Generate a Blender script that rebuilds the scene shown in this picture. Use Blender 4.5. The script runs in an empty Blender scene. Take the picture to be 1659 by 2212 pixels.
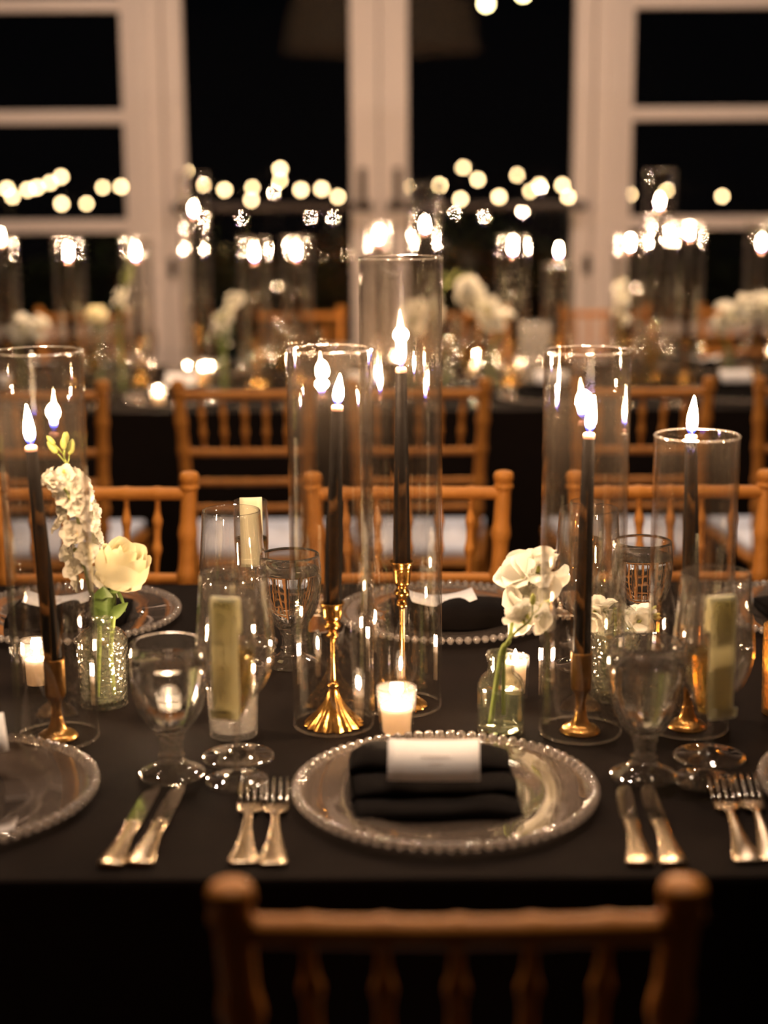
import bpy, bmesh, math, random
from mathutils import Vector, Matrix, Euler
random.seed(7)
PI = math.pi
SC = bpy.context.scene
COL = SC.collection

# ------------------------------------------------------------------ camera
F_PX, CAM_H = 3456.0, 1.42                      # focal length in pixels of the 1659 wide frame, eye height
PITCH = math.atan(736 / F_PX)
ROLL = math.radians(.35)
cam_d = bpy.data.cameras.new('camera')
cam_d.sensor_fit = 'HORIZONTAL'; cam_d.sensor_width = 24.0; cam_d.lens = F_PX / 1659 * 24
cam_d.clip_start = .02; cam_d.clip_end = 100
cam_d.dof.use_dof = True; cam_d.dof.focus_distance = 2.12; cam_d.dof.aperture_fstop = 1.8
cam = bpy.data.objects.new('camera', cam_d); COL.objects.link(cam)
cam.matrix_world = Matrix.Translation((0, 0, CAM_H)) @ Matrix.Rotation(PI/2 - PITCH, 4, 'X') @ Matrix.Rotation(-ROLL, 4, 'Z')
SC.camera = cam

# ------------------------------------------------------------------ world: night
w = bpy.data.worlds.new('night'); SC.world = w; w.use_nodes = True
bg = w.node_tree.nodes['Background']; bg.inputs[0].default_value = (.5, .6, .8, 1); bg.inputs[1].default_value = .0012

# ------------------------------------------------------------------ exposure
SC.view_settings.view_transform = 'Standard'; SC.view_settings.look = 'None'
SC.view_settings.exposure = 0.35; SC.view_settings.gamma = 1.0; SC.view_settings.use_curve_mapping = False
SC.cycles.transparent_max_bounces = 28; SC.cycles.transmission_bounces = 10; SC.cycles.max_bounces = 10; SC.cycles.glossy_bounces = 4; SC.cycles.diffuse_bounces = 2
SC.cycles.adaptive_threshold = .12; SC.cycles.adaptive_min_samples = 12
SC.cycles.sample_clamp_indirect = 6.0

CANDLE_COL = (1.0, .66, .40)
TAPER_W, VOTIVE_W = 3.2, 1.1
PENDANT_W, FILL_DOWNLIGHT_W = 6.0, 24.0
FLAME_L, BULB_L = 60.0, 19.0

# ------------------------------------------------------------------ pixel -> place on a horizontal / vertical plane
_s, _c = math.sin(PITCH), math.cos(PITCH)
def _ray(px, py):
    x, y = px - 829.5, py - 1106
    u = (x*math.cos(ROLL) - y*math.sin(ROLL)) / F_PX; v = (x*math.sin(ROLL) + y*math.cos(ROLL)) / F_PX
    return u, _c - v*_s, -(_s + v*_c)
TOP = .76                                        # table height
def on_z(px, py, z=TOP):
    d = _ray(px, py); t = (z - CAM_H) / d[2]; return Vector((d[0]*t, d[1]*t, z))
def on_y(px, py, y):
    d = _ray(px, py); t = y / d[1]; return Vector((d[0]*t, y, CAM_H + d[2]*t))

# ------------------------------------------------------------------ materials
MATS = {}
def nodes(name):
    m = bpy.data.materials.new(name); m.use_nodes = True; nt = m.node_tree
    for n in list(nt.nodes): nt.nodes.remove(n)
    out = nt.nodes.new('ShaderNodeOutputMaterial'); MATS[name] = m
    return m, nt, out
def N(nt, kind, **kw):
    n = nt.nodes.new(kind)
    for k, v in kw.items():
        if k in n.inputs: n.inputs[k].default_value = v
        else: setattr(n, k, v)
    return n
def L(nt, a, b): nt.links.new(a, b)
def principled(name, col, rough=.5, metal=0, bump=None, noise=None, **kw):
    """bump = (scale, strength); noise = (scale, amount, colour2)"""
    m, nt, out = nodes(name)
    p = N(nt, 'ShaderNodeBsdfPrincipled'); p.inputs['Base Color'].default_value = (*col, 1)
    p.inputs['Roughness'].default_value = rough; p.inputs['Metallic'].default_value = metal
    for k, v in kw.items(): p.inputs[k.replace('_', ' ')].default_value = v
    tc = N(nt, 'ShaderNodeTexCoord')
    if noise:
        nz = N(nt, 'ShaderNodeTexNoise'); nz.inputs['Scale'].default_value = noise[0]; nz.inputs['Detail'].default_value = 4
        mx = N(nt, 'ShaderNodeMix', data_type='RGBA'); mx.inputs['A'].default_value = (*col, 1); mx.inputs['B'].default_value = (*noise[2], 1)
        mr = N(nt, 'ShaderNodeMapRange'); mr.inputs['From Min'].default_value = .35; mr.inputs['From Max'].default_value = .65; mr.inputs['To Max'].default_value = noise[1]
        L(nt, tc.outputs['Object'], nz.inputs['Vector']); L(nt, nz.outputs['Fac'], mr.inputs['Value'])
        L(nt, mr.outputs['Result'], mx.inputs['Factor']); L(nt, mx.outputs['Result'], p.inputs['Base Color'])
    if bump:
        nb = N(nt, 'ShaderNodeTexNoise'); nb.inputs['Scale'].default_value = bump[0]; nb.inputs['Detail'].default_value = 3
        b = N(nt, 'ShaderNodeBump'); b.inputs['Strength'].default_value = bump[1]; b.inputs['Distance'].default_value = .002
        L(nt, tc.outputs['Object'], nb.inputs['Vector']); L(nt, nb.outputs['Fac'], b.inputs['Height']); L(nt, b.outputs['Normal'], p.inputs['Normal'])
    L(nt, p.outputs[0], out.inputs['Surface'])
    return m
def thin_glass(name, tint=(1, 1, 1), f0=.04, haze=0, haze_col=(.8, .8, .8), bump=None, rough=0.0, power=5.0):
    """clear thin glass: mirror part by Schlick's law, the rest goes straight through; haze = diffuse share"""
    m, nt, out = nodes(name)
    lw = N(nt, 'ShaderNodeLayerWeight'); lw.inputs['Blend'].default_value = .5
    pw = N(nt, 'ShaderNodeMath', operation='POWER'); pw.inputs[1].default_value = power
    ma = N(nt, 'ShaderNodeMath', operation='MULTIPLY_ADD'); ma.inputs[1].default_value = 1 - f0; ma.inputs[2].default_value = f0
    tr = N(nt, 'ShaderNodeBsdfTransparent'); tr.inputs[0].default_value = (*tint, 1)
    gl = N(nt, 'ShaderNodeBsdfGlossy'); gl.inputs['Roughness'].default_value = rough; gl.inputs['Color'].default_value = (1, 1, 1, 1)
    mx = N(nt, 'ShaderNodeMixShader')
    L(nt, lw.outputs['Facing'], pw.inputs[0]); L(nt, pw.outputs[0], ma.inputs[0]); L(nt, ma.outputs[0], mx.inputs[0])
    body = tr.outputs[0]
    if haze:
        df = N(nt, 'ShaderNodeBsdfDiffuse'); df.inputs[0].default_value = (*haze_col, 1)
        tl = N(nt, 'ShaderNodeBsdfTranslucent'); tl.inputs[0].default_value = (*haze_col, 1)
        m2 = N(nt, 'ShaderNodeMixShader'); m2.inputs[0].default_value = .5
        L(nt, df.outputs[0], m2.inputs[1]); L(nt, tl.outputs[0], m2.inputs[2])
        m3 = N(nt, 'ShaderNodeMixShader'); m3.inputs[0].default_value = haze
        L(nt, tr.outputs[0], m3.inputs[1]); L(nt, m2.outputs[0], m3.inputs[2]); body = m3.outputs[0]
    L(nt, body, mx.inputs[1]); L(nt, gl.outputs[0], mx.inputs[2])
    if bump:
        tc = N(nt, 'ShaderNodeTexCoord'); vo = N(nt, 'ShaderNodeTexVoronoi'); vo.inputs['Scale'].default_value = bump[0]
        b = N(nt, 'ShaderNodeBump'); b.inputs['Strength'].default_value = bump[1]; b.inputs['Distance'].default_value = .003
        L(nt, tc.outputs['Object'], vo.inputs['Vector']); L(nt, vo.outputs['Distance'], b.inputs['Height'])
        L(nt, b.outputs['Normal'], gl.inputs['Normal']); L(nt, b.outputs['Normal'], lw.inputs['Normal'])
    L(nt, mx.outputs[0], out.inputs['Surface'])
    return m
def solid_glass(name, col=(1, 1, 1), ior=1.48, rough=0.0, bump=None, haze=0, haze_col=(.9, .8, .7)):
    m, nt, out = nodes(name)
    g = N(nt, 'ShaderNodeBsdfGlass'); g.inputs['Color'].default_value = (*col, 1); g.inputs['IOR'].default_value = ior; g.inputs['Roughness'].default_value = rough
    if bump:
        tc = N(nt, 'ShaderNodeTexCoord'); vo = N(nt, 'ShaderNodeTexVoronoi'); vo.inputs['Scale'].default_value = bump[0]
        b = N(nt, 'ShaderNodeBump'); b.inputs['Strength'].default_value = bump[1]; b.inputs['Distance'].default_value = .003
        L(nt, tc.outputs['Object'], vo.inputs['Vector']); L(nt, vo.outputs['Distance'], b.inputs['Height']); L(nt, b.outputs['Normal'], g.inputs['Normal'])
    if haze:
        df = N(nt, 'ShaderNodeBsdfDiffuse'); df.inputs[0].default_value = (*haze_col, 1); tl = N(nt, 'ShaderNodeBsdfTranslucent'); tl.inputs[0].default_value = (*haze_col, 1)
        a = N(nt, 'ShaderNodeMixShader'); a.inputs[0].default_value = .5; b2 = N(nt, 'ShaderNodeMixShader'); b2.inputs[0].default_value = haze
        L(nt, df.outputs[0], a.inputs[1]); L(nt, tl.outputs[0], a.inputs[2]); L(nt, g.outputs[0], b2.inputs[1]); L(nt, a.outputs[0], b2.inputs[2])
        L(nt, b2.outputs[0], out.inputs['Surface']); return m
    L(nt, g.outputs[0], out.inputs['Surface'])
    return m
def leafy(name, col, share=.45, rough=.6):
    """paper and petals: some of the light shines through"""
    m, nt, out = nodes(name)
    p = N(nt, 'ShaderNodeBsdfPrincipled'); p.inputs['Base Color'].default_value = (*col, 1); p.inputs['Roughness'].default_value = rough; p.inputs['Specular IOR Level'].default_value = .3
    tl = N(nt, 'ShaderNodeBsdfTranslucent'); tl.inputs[0].default_value = (*col, 1)
    mx = N(nt, 'ShaderNodeMixShader'); mx.inputs[0].default_value = share
    L(nt, p.outputs[0], mx.inputs[1]); L(nt, tl.outputs[0], mx.inputs[2]); L(nt, mx.outputs[0], out.inputs['Surface'])
    return m
def emitter(name, col, strength):
    m, nt, out = nodes(name)
    e = N(nt, 'ShaderNodeEmission'); e.inputs[0].default_value = (*col, 1); e.inputs[1].default_value = strength
    m.cycles.emission_sampling = 'NONE'
    L(nt, e.outputs[0], out.inputs['Surface']); return m
def flame_mat():
    """a candle flame: blue at its foot, yellow white above; light passes through it"""
    m, nt, out = nodes('flame')
    tc = N(nt, 'ShaderNodeTexCoord'); sp = N(nt, 'ShaderNodeSeparateXYZ'); L(nt, tc.outputs['Generated'], sp.inputs[0])
    cr = N(nt, 'ShaderNodeValToRGB'); e = cr.color_ramp.elements
    e[0].position = 0.0; e[0].color = (.03, .07, 1, 1); e[1].position = .34; e[1].color = (1, .72, .40, 1)
    k = cr.color_ramp.elements.new(.14); k.color = (.10, .13, .9, 1)
    st = N(nt, 'ShaderNodeMapRange'); st.inputs['From Min'].default_value = .10; st.inputs['From Max'].default_value = .36
    st.inputs['To Min'].default_value = 1.2; st.inputs['To Max'].default_value = FLAME_L
    L(nt, sp.outputs['Z'], cr.inputs[0]); L(nt, sp.outputs['Z'], st.inputs['Value'])
    em = N(nt, 'ShaderNodeEmission'); L(nt, cr.outputs[0], em.inputs[0]); L(nt, st.outputs[0], em.inputs[1])
    tr = N(nt, 'ShaderNodeBsdfTransparent'); ad = N(nt, 'ShaderNodeAddShader'); L(nt, em.outputs[0], ad.inputs[0]); L(nt, tr.outputs[0], ad.inputs[1])
    m.cycles.emission_sampling = 'NONE'                  # the lamp standing in each flame does the lighting
    L(nt, ad.outputs[0], out.inputs['Surface']); return m

M_CLOTH = principled('black_cloth', (.0092, .0059, .0043), .9, bump=(900, .25), noise=(30, .5, (.0065, .0043, .0032)), Specular_IOR_Level=.06)
M_NAPKIN = principled('black_napkin', (.005, .0036, .003), .9, bump=(700, .3), Specular_IOR_Level=.05)
M_WOOD = principled('honey_wood', (.52, .205, .036), .5, noise=(22, .6, (.40, .145, .025)), bump=(60, .15), Specular_IOR_Level=.2)
M_CUSHION = principled('white_cushion', (.70, .74, .84), .8, bump=(300, .2))
M_BRASS = principled('brass', (.83, .47, .13), .2, 1.0)
M_OLDBRASS = principled('aged_brass', (.60, .34, .11), .28, 1.0, noise=(60, .6, (.35, .19, .06)))
M_STEEL = principled('polished_steel', (.62, .57, .50), .10, 1.0)
M_SILVER = principled('silver', (.50, .39, .27), .24, 1.0, bump=(200, .1))
M_WAX_BLACK = principled('black_wax', (.006, .0045, .004), .55, Specular_IOR_Level=.12)
M_TIP_GLOW = principled('painted_tip_glow', (.45, .22, .16), .35)  # flame glow on the black candle's tip, painted as a paler colour
M_WAX_WHITE = leafy('white_wax', (.96, .84, .66), .5, .45)
M_WICK = principled('wick', (.02, .015, .01), .9)
M_FLAME = flame_mat()
M_TUBE = thin_glass('tube_glass', (.985, .98, .97), f0=.09, power=3.2)
M_TUBE_OUT = thin_glass('tube_glass_outside', (.985, .98, .97), f0=.09, power=3.2, haze=.005, haze_col=(.9, .72, .55))
M_RIM = thin_glass('ground_glass_edge', (.95, .93, .9), f0=.16, power=2.2, haze=.10, haze_col=(.85, .78, .7))
M_PANE = thin_glass('window_glass', (.97, .98, .97), f0=.045)
M_VOTIVE = thin_glass('votive_glass', (.98, .97, .95), f0=.06, power=3.5, haze=.03)
M_CRACKLE = thin_glass('crackled_glass', (.95, .94, .92), f0=.06, power=3, haze=.22, haze_col=(.75, .72, .68), bump=(140, .5))
M_AMBER = thin_glass('amber_glass', (.98, .70, .30), f0=.08, power=3, haze=.25, haze_col=(.8, .55, .22), bump=(160, .8))
M_GLASS = solid_glass('goblet_glass', (1, 1, 1), 1.46, haze=.028)
M_CLEAR = thin_glass('clear_stemware', (.985, .98, .97), f0=.085, power=2.4)
M_PRESSED = thin_glass('pressed_glass', (.93, .92, .90), f0=.12, power=1.8, haze=.05, haze_col=(.9, .8, .7))
M_THIN = thin_glass('stemware_glass', (.985, .98, .97), f0=.085, power=2.4, haze=.018, haze_col=(.9, .8, .7))
M_BEAD = thin_glass('glass_bead', (.8, .78, .76), f0=.20, power=2.0, haze=.34, haze_col=(.85, .76, .68))
M_PLATE = thin_glass('charger_glass', (.93, .92, .90), f0=.10, power=2.6, haze=.14, haze_col=(.75, .58, .46))
M_VASE = thin_glass('embossed_glass', (.96, .97, .93), f0=.12, power=1.9, haze=.07, haze_col=(.85, .84, .68), bump=(150, 1.0))
M_BOTTLE = thin_glass('bottle_glass', (.97, .985, .94), f0=.07, power=2.2, haze=.025, haze_col=(.85, .85, .7))
M_STILL = thin_glass('still_water', (.96, .985, .95), f0=.02, power=4)
M_WATER = solid_glass('water', (.99, 1, .99), 1.33)
M_WINE = solid_glass('champagne', (1.0, .90, .58), 1.34)
M_CARD = leafy('white_card', (.88, .85, .82), .25)
M_TAG = leafy('cream_paper', (.90, .87, .66), .5)
M_INK = principled('grey_ink', (.35, .28, .25), .8)
M_PETAL = leafy('white_petal', (.92, .89, .78), .40)
M_ROSE = leafy('cream_petal', (.93, .86, .58), .35)
M_LEAF = principled('leaf', (.10, .17, .03), .45, noise=(60, .5, (.15, .22, .05)))
M_STEM = principled('stem', (.25, .32, .06), .5)
M_BUD = principled('green_bud', (.45, .48, .12), .5)
M_FRAME = principled('cream_paint', (.74, .62, .55), .5, bump=(30, .05))
M_WALL = principled('plaster', (.22, .17, .14), .8, bump=(40, .1))
M_CEIL = principled('ceiling_boards', (.16, .11, .08), .8)
M_FLOOR = principled('dark_boards', (.06, .04, .03), .45, noise=(4, .6, (.04, .026, .02)))
M_BRONZE = principled('dark_bronze', (.05, .035, .028), .4, .6)
M_GROUND = principled('night_ground', (.02, .025, .015), .9, noise=(3, .6, (.03, .025, .02)))
M_HEDGE = principled('dark_leaves', (.03, .05, .018), .7)
M_WICKER = principled('wicker', (.30, .20, .11), .7, bump=(120, .5))
M_REFLECTION_BULB = emitter('reflection_bulb', (1, .66, .33), BULB_L)
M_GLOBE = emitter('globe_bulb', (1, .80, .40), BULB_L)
M_LAMPBULB = emitter('lamp_bulb', (1, .78, .55), 12)
M_CORD = principled('black_cord', (.01, .01, .01), .6)

# ------------------------------------------------------------------ mesh helpers
CACHE = {}
def cached(fn):
    def g(*a):
        k = (fn.__name__, a)
        if k not in CACHE: CACHE[k] = fn(*a)
        return CACHE[k]
    return g
def mesh_from(verts, faces, name='m', smooth=True):
    me = bpy.data.meshes.new(name); me.from_pydata([tuple(v) for v in verts], [], faces); me.update()
    if smooth: me.polygons.foreach_set('use_smooth', [True]*len(me.polygons))
    return me
def lathe(prof, seg=48, mod=None, name='lathe', close=False):
    """prof: (r, z) list; r=0 ends are poles. mod(angle, z) scales r"""
    V, Fc, rings = [], [], []
    for r, z in prof:
        if r < 1e-6: rings.append([len(V)]); V.append((0, 0, z))
        else:
            ids = []
            for i in range(seg):
                a = 2*PI*i/seg; rr = r*(mod(a, z) if mod else 1)
                ids.append(len(V)); V.append((rr*math.cos(a), rr*math.sin(a), z))
            rings.append(ids)
    pairs = list(zip(rings, rings[1:]))
    if close: pairs.append((rings[-1], rings[0]))
    for a, b in pairs:
        for i in range(seg):
            j = (i+1) % seg
            if len(a) == 1 and len(b) == 1: continue
            if len(a) == 1: Fc.append((a[0], b[j], b[i]))
            elif len(b) == 1: Fc.append((a[i], a[j], b[0]))
            else: Fc.append((a[i], a[j], b[j], b[i]))
    me = mesh_from(V, Fc, name)
    bm = bmesh.new(); bm.from_mesh(me); bmesh.ops.recalc_face_normals(bm, faces=bm.faces); bm.to_mesh(me); bm.free()
    return me
def smooth_prof(pts, n=4):
    """Catmull-Rom through profile points"""
    out = []
    for i in range(len(pts)-1):
        p0, p1, p2, p3 = pts[max(i-1, 0)], pts[i], pts[i+1], pts[min(i+2, len(pts)-1)]
        for k in range(n):
            t = k/n
            out.append(tuple(max(0, .5*((2*p1[d]) + (-p0[d]+p2[d])*t + (2*p0[d]-5*p1[d]+4*p2[d]-p3[d])*t*t + (-p0[d]+3*p1[d]-3*p2[d]+p3[d])*t**3)) if d == 0 else
                       .5*((2*p1[d]) + (-p0[d]+p2[d])*t + (2*p0[d]-5*p1[d]+4*p2[d]-p3[d])*t*t + (-p0[d]+3*p1[d]-3*p2[d]+p3[d])*t**3) for d in (0, 1)))
    out.append(pts[-1]); return out
def sweep(pts, rad, seg=10, name='sweep', caps=True):
    pts = [Vector(p) for p in pts]; n = len(pts); V, Fc = [], []
    rad = rad if isinstance(rad, (list, tuple)) else [rad]*n
    up = None
    for i, p in enumerate(pts):
        t = (pts[min(i+1, n-1)] - pts[max(i-1, 0)]).normalized()
        if up is None: up = Vector((1, 0, 0)) if abs(t.x) < .8 else Vector((0, 1, 0))
        a = (up - t*up.dot(t)).normalized(); b = t.cross(a); up = a
        for k in range(seg):
            q = 2*PI*k/seg; V.append(p + (a*math.cos(q) + b*math.sin(q))*rad[i])
    for i in range(n-1):
        for k in range(seg):
            j = (k+1) % seg; Fc.append((i*seg+k, i*seg+j, (i+1)*seg+j, (i+1)*seg+k))
    if caps: Fc.append(tuple(range(seg))[::-1]); Fc.append(tuple((n-1)*seg+k for k in range(seg)))
    return mesh_from(V, Fc, name)
def spline(pts, n=6):
    pts = [Vector(p) for p in pts]; out = []
    for i in range(len(pts)-1):
        p0, p1, p2, p3 = pts[max(i-1, 0)], pts[i], pts[i+1], pts[min(i+2, len(pts)-1)]
        for k in range(n):
            t = k/n; out.append(.5*((2*p1) + (p2-p0)*t + (2*p0-5*p1+4*p2-p3)*t*t + (3*p1-p0-3*p2+p3)*t**3))
    out.append(pts[-1]); return out
def box(x0, x1, y0, y1, z0, z1, bev=0.0, name='box'):
    bm = bmesh.new(); bmesh.ops.create_cube(bm, size=1)
    for v in bm.verts: v.co = Vector(((x0+x1)/2 + v.co.x*(x1-x0), (y0+y1)/2 + v.co.y*(y1-y0), (z0+z1)/2 + v.co.z*(z1-z0)))
    if bev: bmesh.ops.bevel(bm, geom=bm.edges[:], offset=bev, segments=2, affect='EDGES', profile=.5)
    me = bpy.data.meshes.new(name); bm.to_mesh(me); bm.free()
    return me
def loft(secs, name='loft'):
    """secs: (y, half width, z of the top, thickness): rounded-top bar along y"""
    V, Fc = [], []; n = 8
    for y, hw, z, t in secs:
        for x, dz in ((-hw, -t), (-hw, -.35*t), (-.7*hw, 0), (-.25*hw, .08*t), (.25*hw, .08*t), (.7*hw, 0), (hw, -.35*t), (hw, -t)):
            V.append((x, y, z + dz))
    for i in range(len(secs)-1):
        for k in range(n):
            j = (k+1) % n; Fc.append((i*n+k, i*n+j, (i+1)*n+j, (i+1)*n+k))
    Fc.append(tuple(range(n))); Fc.append(tuple((len(secs)-1)*n+k for k in range(n))[::-1])
    me = mesh_from(V, Fc, name)
    bm = bmesh.new(); bm.from_mesh(me); bmesh.ops.recalc_face_normals(bm, faces=bm.faces); bm.to_mesh(me); bm.free()
    return me
def solidify(o, t, offset=0):
    m = o.modifiers.new('thickness', 'SOLIDIFY'); m.thickness = t; m.offset = offset
# ------------------------------------------------------------------ object helpers
def obj(name, me, mat=None, parent=None, loc=(0, 0, 0), rot=(0, 0, 0), scale=1):
    if mat is not None and not me.materials: me.materials.append(mat)
    o = bpy.data.objects.new(name, me); COL.objects.link(o)
    o.location = loc; o.rotation_euler = rot; o.scale = (scale,)*3 if isinstance(scale, (int, float)) else scale
    if parent: o.parent = parent
    return o
def tag(o, label, cat, group=None, kind=None):
    if label: o['label'] = label
    if cat: o['category'] = cat
    if group: o['group'] = group
    if kind: o['kind'] = kind
    return o
def thing(name, label, cat, loc=(0, 0, 0), rot=(0, 0, 0), group=None, scale=1):
    o = bpy.data.objects.new(name, None); COL.objects.link(o); o.empty_display_size = .05
    o.location = loc; o.rotation_euler = rot; o.scale = (scale,)*3 if isinstance(scale, (int, float)) else scale
    return tag(o, label, cat, group)
def struct(name, me, mat, parent=None, label=None):
    o = obj(name, me, mat, parent)
    if not parent: o['kind'] = 'structure'
    if label: o['label'] = label
    return o
def struct_root(name, label=None):
    o = bpy.data.objects.new(name, None); COL.objects.link(o); o['kind'] = 'structure'
    if label: o['label'] = label
    return o
ORD = ['leftmost', 'second from the left', 'third from the left', 'fourth from the left', 'fifth from the left', 'sixth from the left', 'seventh from the left',
       'eighth from the left', 'ninth from the left', 'tenth from the left', 'eleventh from the left', 'twelfth from the left', 'thirteenth from the left', 'fourteenth from the left']

# ================================================================== SETTING
WY = 7.0
struct('floor', box(-5, 5, -6, WY+.1, -.05, 0), M_FLOOR)
struct('ceiling', box(-5, 5, -6, WY+.1, 3.3, 3.4), M_CEIL)
struct('wall_left', box(-5.1, -5, -6, WY+.1, 0, 3.3), M_WALL)
struct('wall_right', box(5, 5.1, -6, WY+.1, 0, 3.3), M_WALL)
struct('wall_front', box(-5, 5, -6.1, -6, 0, 3.3), M_WALL)
wb = struct_root('wall_back', 'cream window wall with glazed double doors')
for x0, x1, z0, z1 in ((-5, -2.45, 0, 3.3), (2.45, 5, 0, 3.3), (-2.45, 2.45, 2.65, 3.3), (-2.45, -1.045, 0, .28), (1.013, 2.45, 0, .28)):
    struct('wall_panel', box(x0, x1, WY-.02, WY+.1, z0, z1), M_WALL, wb)
# posts between the doors and the side windows, each with a raised stop bead
for i, (x0, x1) in enumerate(((-1.045, -.925), (.90, 1.013))):
    t = struct_root('trim_%d' % (i+1), 'painted post between door and window')
    struct('post', box(x0, x1, WY-.05, WY+.08, 0, 2.65, .004), M_FRAME, t)
    xm = (x0+x1)/2; struct('bead', box(xm-.012, xm+.012, WY-.062, WY-.05, 0, 2.65, .003), M_FRAME, t)
# glazed doors
def door(n, x0, x1, meet_right):
    d = struct_root('door_%d' % n, 'tall glazed door with cream stiles')
    sl, sr = (.085, .120) if meet_right else (.120, .080)
    struct('stile', box(x0, x0+sl, WY-.03, WY+.03, .02, 2.62, .006), M_FRAME, d)
    struct('stile', box(x1-sr, x1, WY-.03, WY+.03, .02, 2.62, .006), M_FRAME, d)
    struct('rail', box(x0+sl, x1-sr, WY-.025, WY+.025, .02, .24, .006), M_FRAME, d)
    struct('rail', box(x0+sl, x1-sr, WY-.025, WY+.025, 2.50, 2.62, .006), M_FRAME, d)
    struct('glass_pane', box(x0+sl-.005, x1-sr+.005, WY-.003, WY+.003, .235, 2.505), M_PANE, d)
    struct('push_bar', box(x0+.03, x1-.03, WY-.105, WY-.075, 1.255, 1.290, .008), M_BRONZE, d)
    for xb in (x0+.05, x1-.05): struct('bar_bracket', box(xb-.014, xb+.014, WY-.08, WY-.03, 1.25, 1.295, .004), M_BRONZE, d)
    xp = (x1-.072) if meet_right else (x0+.075)
    struct('door_plate', box(xp-.016, xp+.016, WY-.045, WY-.03, 1.265, 1.435, .005), M_BRONZE, d)
    xh = x0+.012 if meet_right else x1-.012
    struct('hinge', box(xh-.02, xh+.02, WY-.045, WY-.03, .98, 1.06, .003), M_BRONZE, d)
door(1, -.920, -.012, True); door(2, -.008, .895, False)
def side_window(n, x0, x1):
    wd = struct_root('window_%d' % n, 'tall side window with horizontal glazing bars')
    zs = [.30, .740, 1.196, 1.652, 2.108, 2.62]
    for xa in (x0, x1-.05): struct('window_frame', box(xa, xa+.05, WY-.03, WY+.05, .28, 2.65, .004), M_FRAME, wd)
    for z in (.28, 2.60): struct('window_rail', box(x0+.05, x1-.05, WY-.03, WY+.05, z, z+.05, .004), M_FRAME, wd)
    for z in zs[1:-1]: struct('glazing_bar', box(x0+.05, x1-.05, WY-.025, WY+.025, z-.027, z+.027, .005), M_FRAME, wd)
    for a, b in zip(zs, zs[1:]): struct('glass_pane', box(x0+.04, x1-.04, WY-.003, WY+.003, a+.022, b-.022), M_PANE, wd)
side_window(1, -2.45, -1.045); side_window(2, 1.013, 2.45)
struct('ground_outside', box(-14, 14, WY+.1, 26, -.12, -.06), M_GROUND)

# ================================================================== TABLES AND CLOTHS
def cloth(name, x0, x1, y0, y1, drop_to, label, seed):
    """table cloth: flat top with a soft edge, hanging skirt with shallow folds"""
    rnd = random.Random(seed); V, Fc = [], []
    per = []; step = .025
    def run(ax, ay, bx, by, nx, ny):
        ln = math.hypot(bx-ax, by-ay); k = int(ln/step)
        for i in range(k): per.append((ax+(bx-ax)*i/k, ay+(by-ay)*i/k, nx, ny, ax+ay+ln*i/k))
    run(x0, y0, x1, y0, 0, -1); run(x1, y0, x1, y1, 1, 0); run(x1, y1, x0, y1, 0, 1); run(x0, y1, x0, y0, -1, 0)
    ph = [rnd.uniform(0, 6) for _ in range(4)]
    lev = [(TOP, -.006), (TOP-.0015, -.0015), (TOP-.006, .0005)] + [(TOP-.006-(TOP-.006-drop_to)*k/6, None) for k in range(1, 7)]
    n = len(per)
    for z, off in lev:
        for (x, y, nx, ny, s) in per:
            if off is None:
                d = (TOP-z); o = .004 + d*.05*(.5+.5*math.sin(s*21+ph[0]+1.3*math.sin(s*5+ph[1]))) 
            else: o = off
            V.append((x+nx*o, y+ny*o, z))
    for r in range(len(lev)-1):
        for i in range(n):
            j = (i+1) % n; Fc.append((r*n+i, r*n+j, (r+1)*n+j, (r+1)*n+i))
    Fc.append(tuple(range(n)))
    me = mesh_from(V, Fc, name, smooth=False)
    o = obj(name, me, M_CLOTH); tag(o, label, 'tablecloth')
    return o
def table(x0, x1, y0, y1, label):
    t = thing('banquet_table', label, 'table', ((x0+x1)/2, (y0+y1)/2, 0), group='long banquet tables')
    hx, hy = (x1-x0)/2 - .012, (y1-y0)/2 - .012
    obj('table_top', box(-hx, hx, -hy, hy, TOP-.035, TOP-.003, .004), M_WOOD, t)
    for sx in (-1, 1):
        for sy in (-1, 1): obj('leg', box(sx*(hx-.3)-.03, sx*(hx-.3)+.03, sy*(hy-.45)-.03, sy*(hy-.45)+.03, 0, TOP-.036, .004), M_WOOD, t)
T1 = (-1.35, 1.35, 1.42, 2.545)
T2 = (-2.2, 2.2, 4.47, 5.60)
table(*T1, 'long banquet table hidden under the nearest black cloth'); table(*T2, 'long banquet table hidden under the black cloth by the windows')
cloth('tablecloth', *T1, .545, 'black cloth covering the nearest long banquet table', 1)
cloth('tablecloth', *T2, .02, 'black cloth covering the second table in front of the windows', 2)

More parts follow.
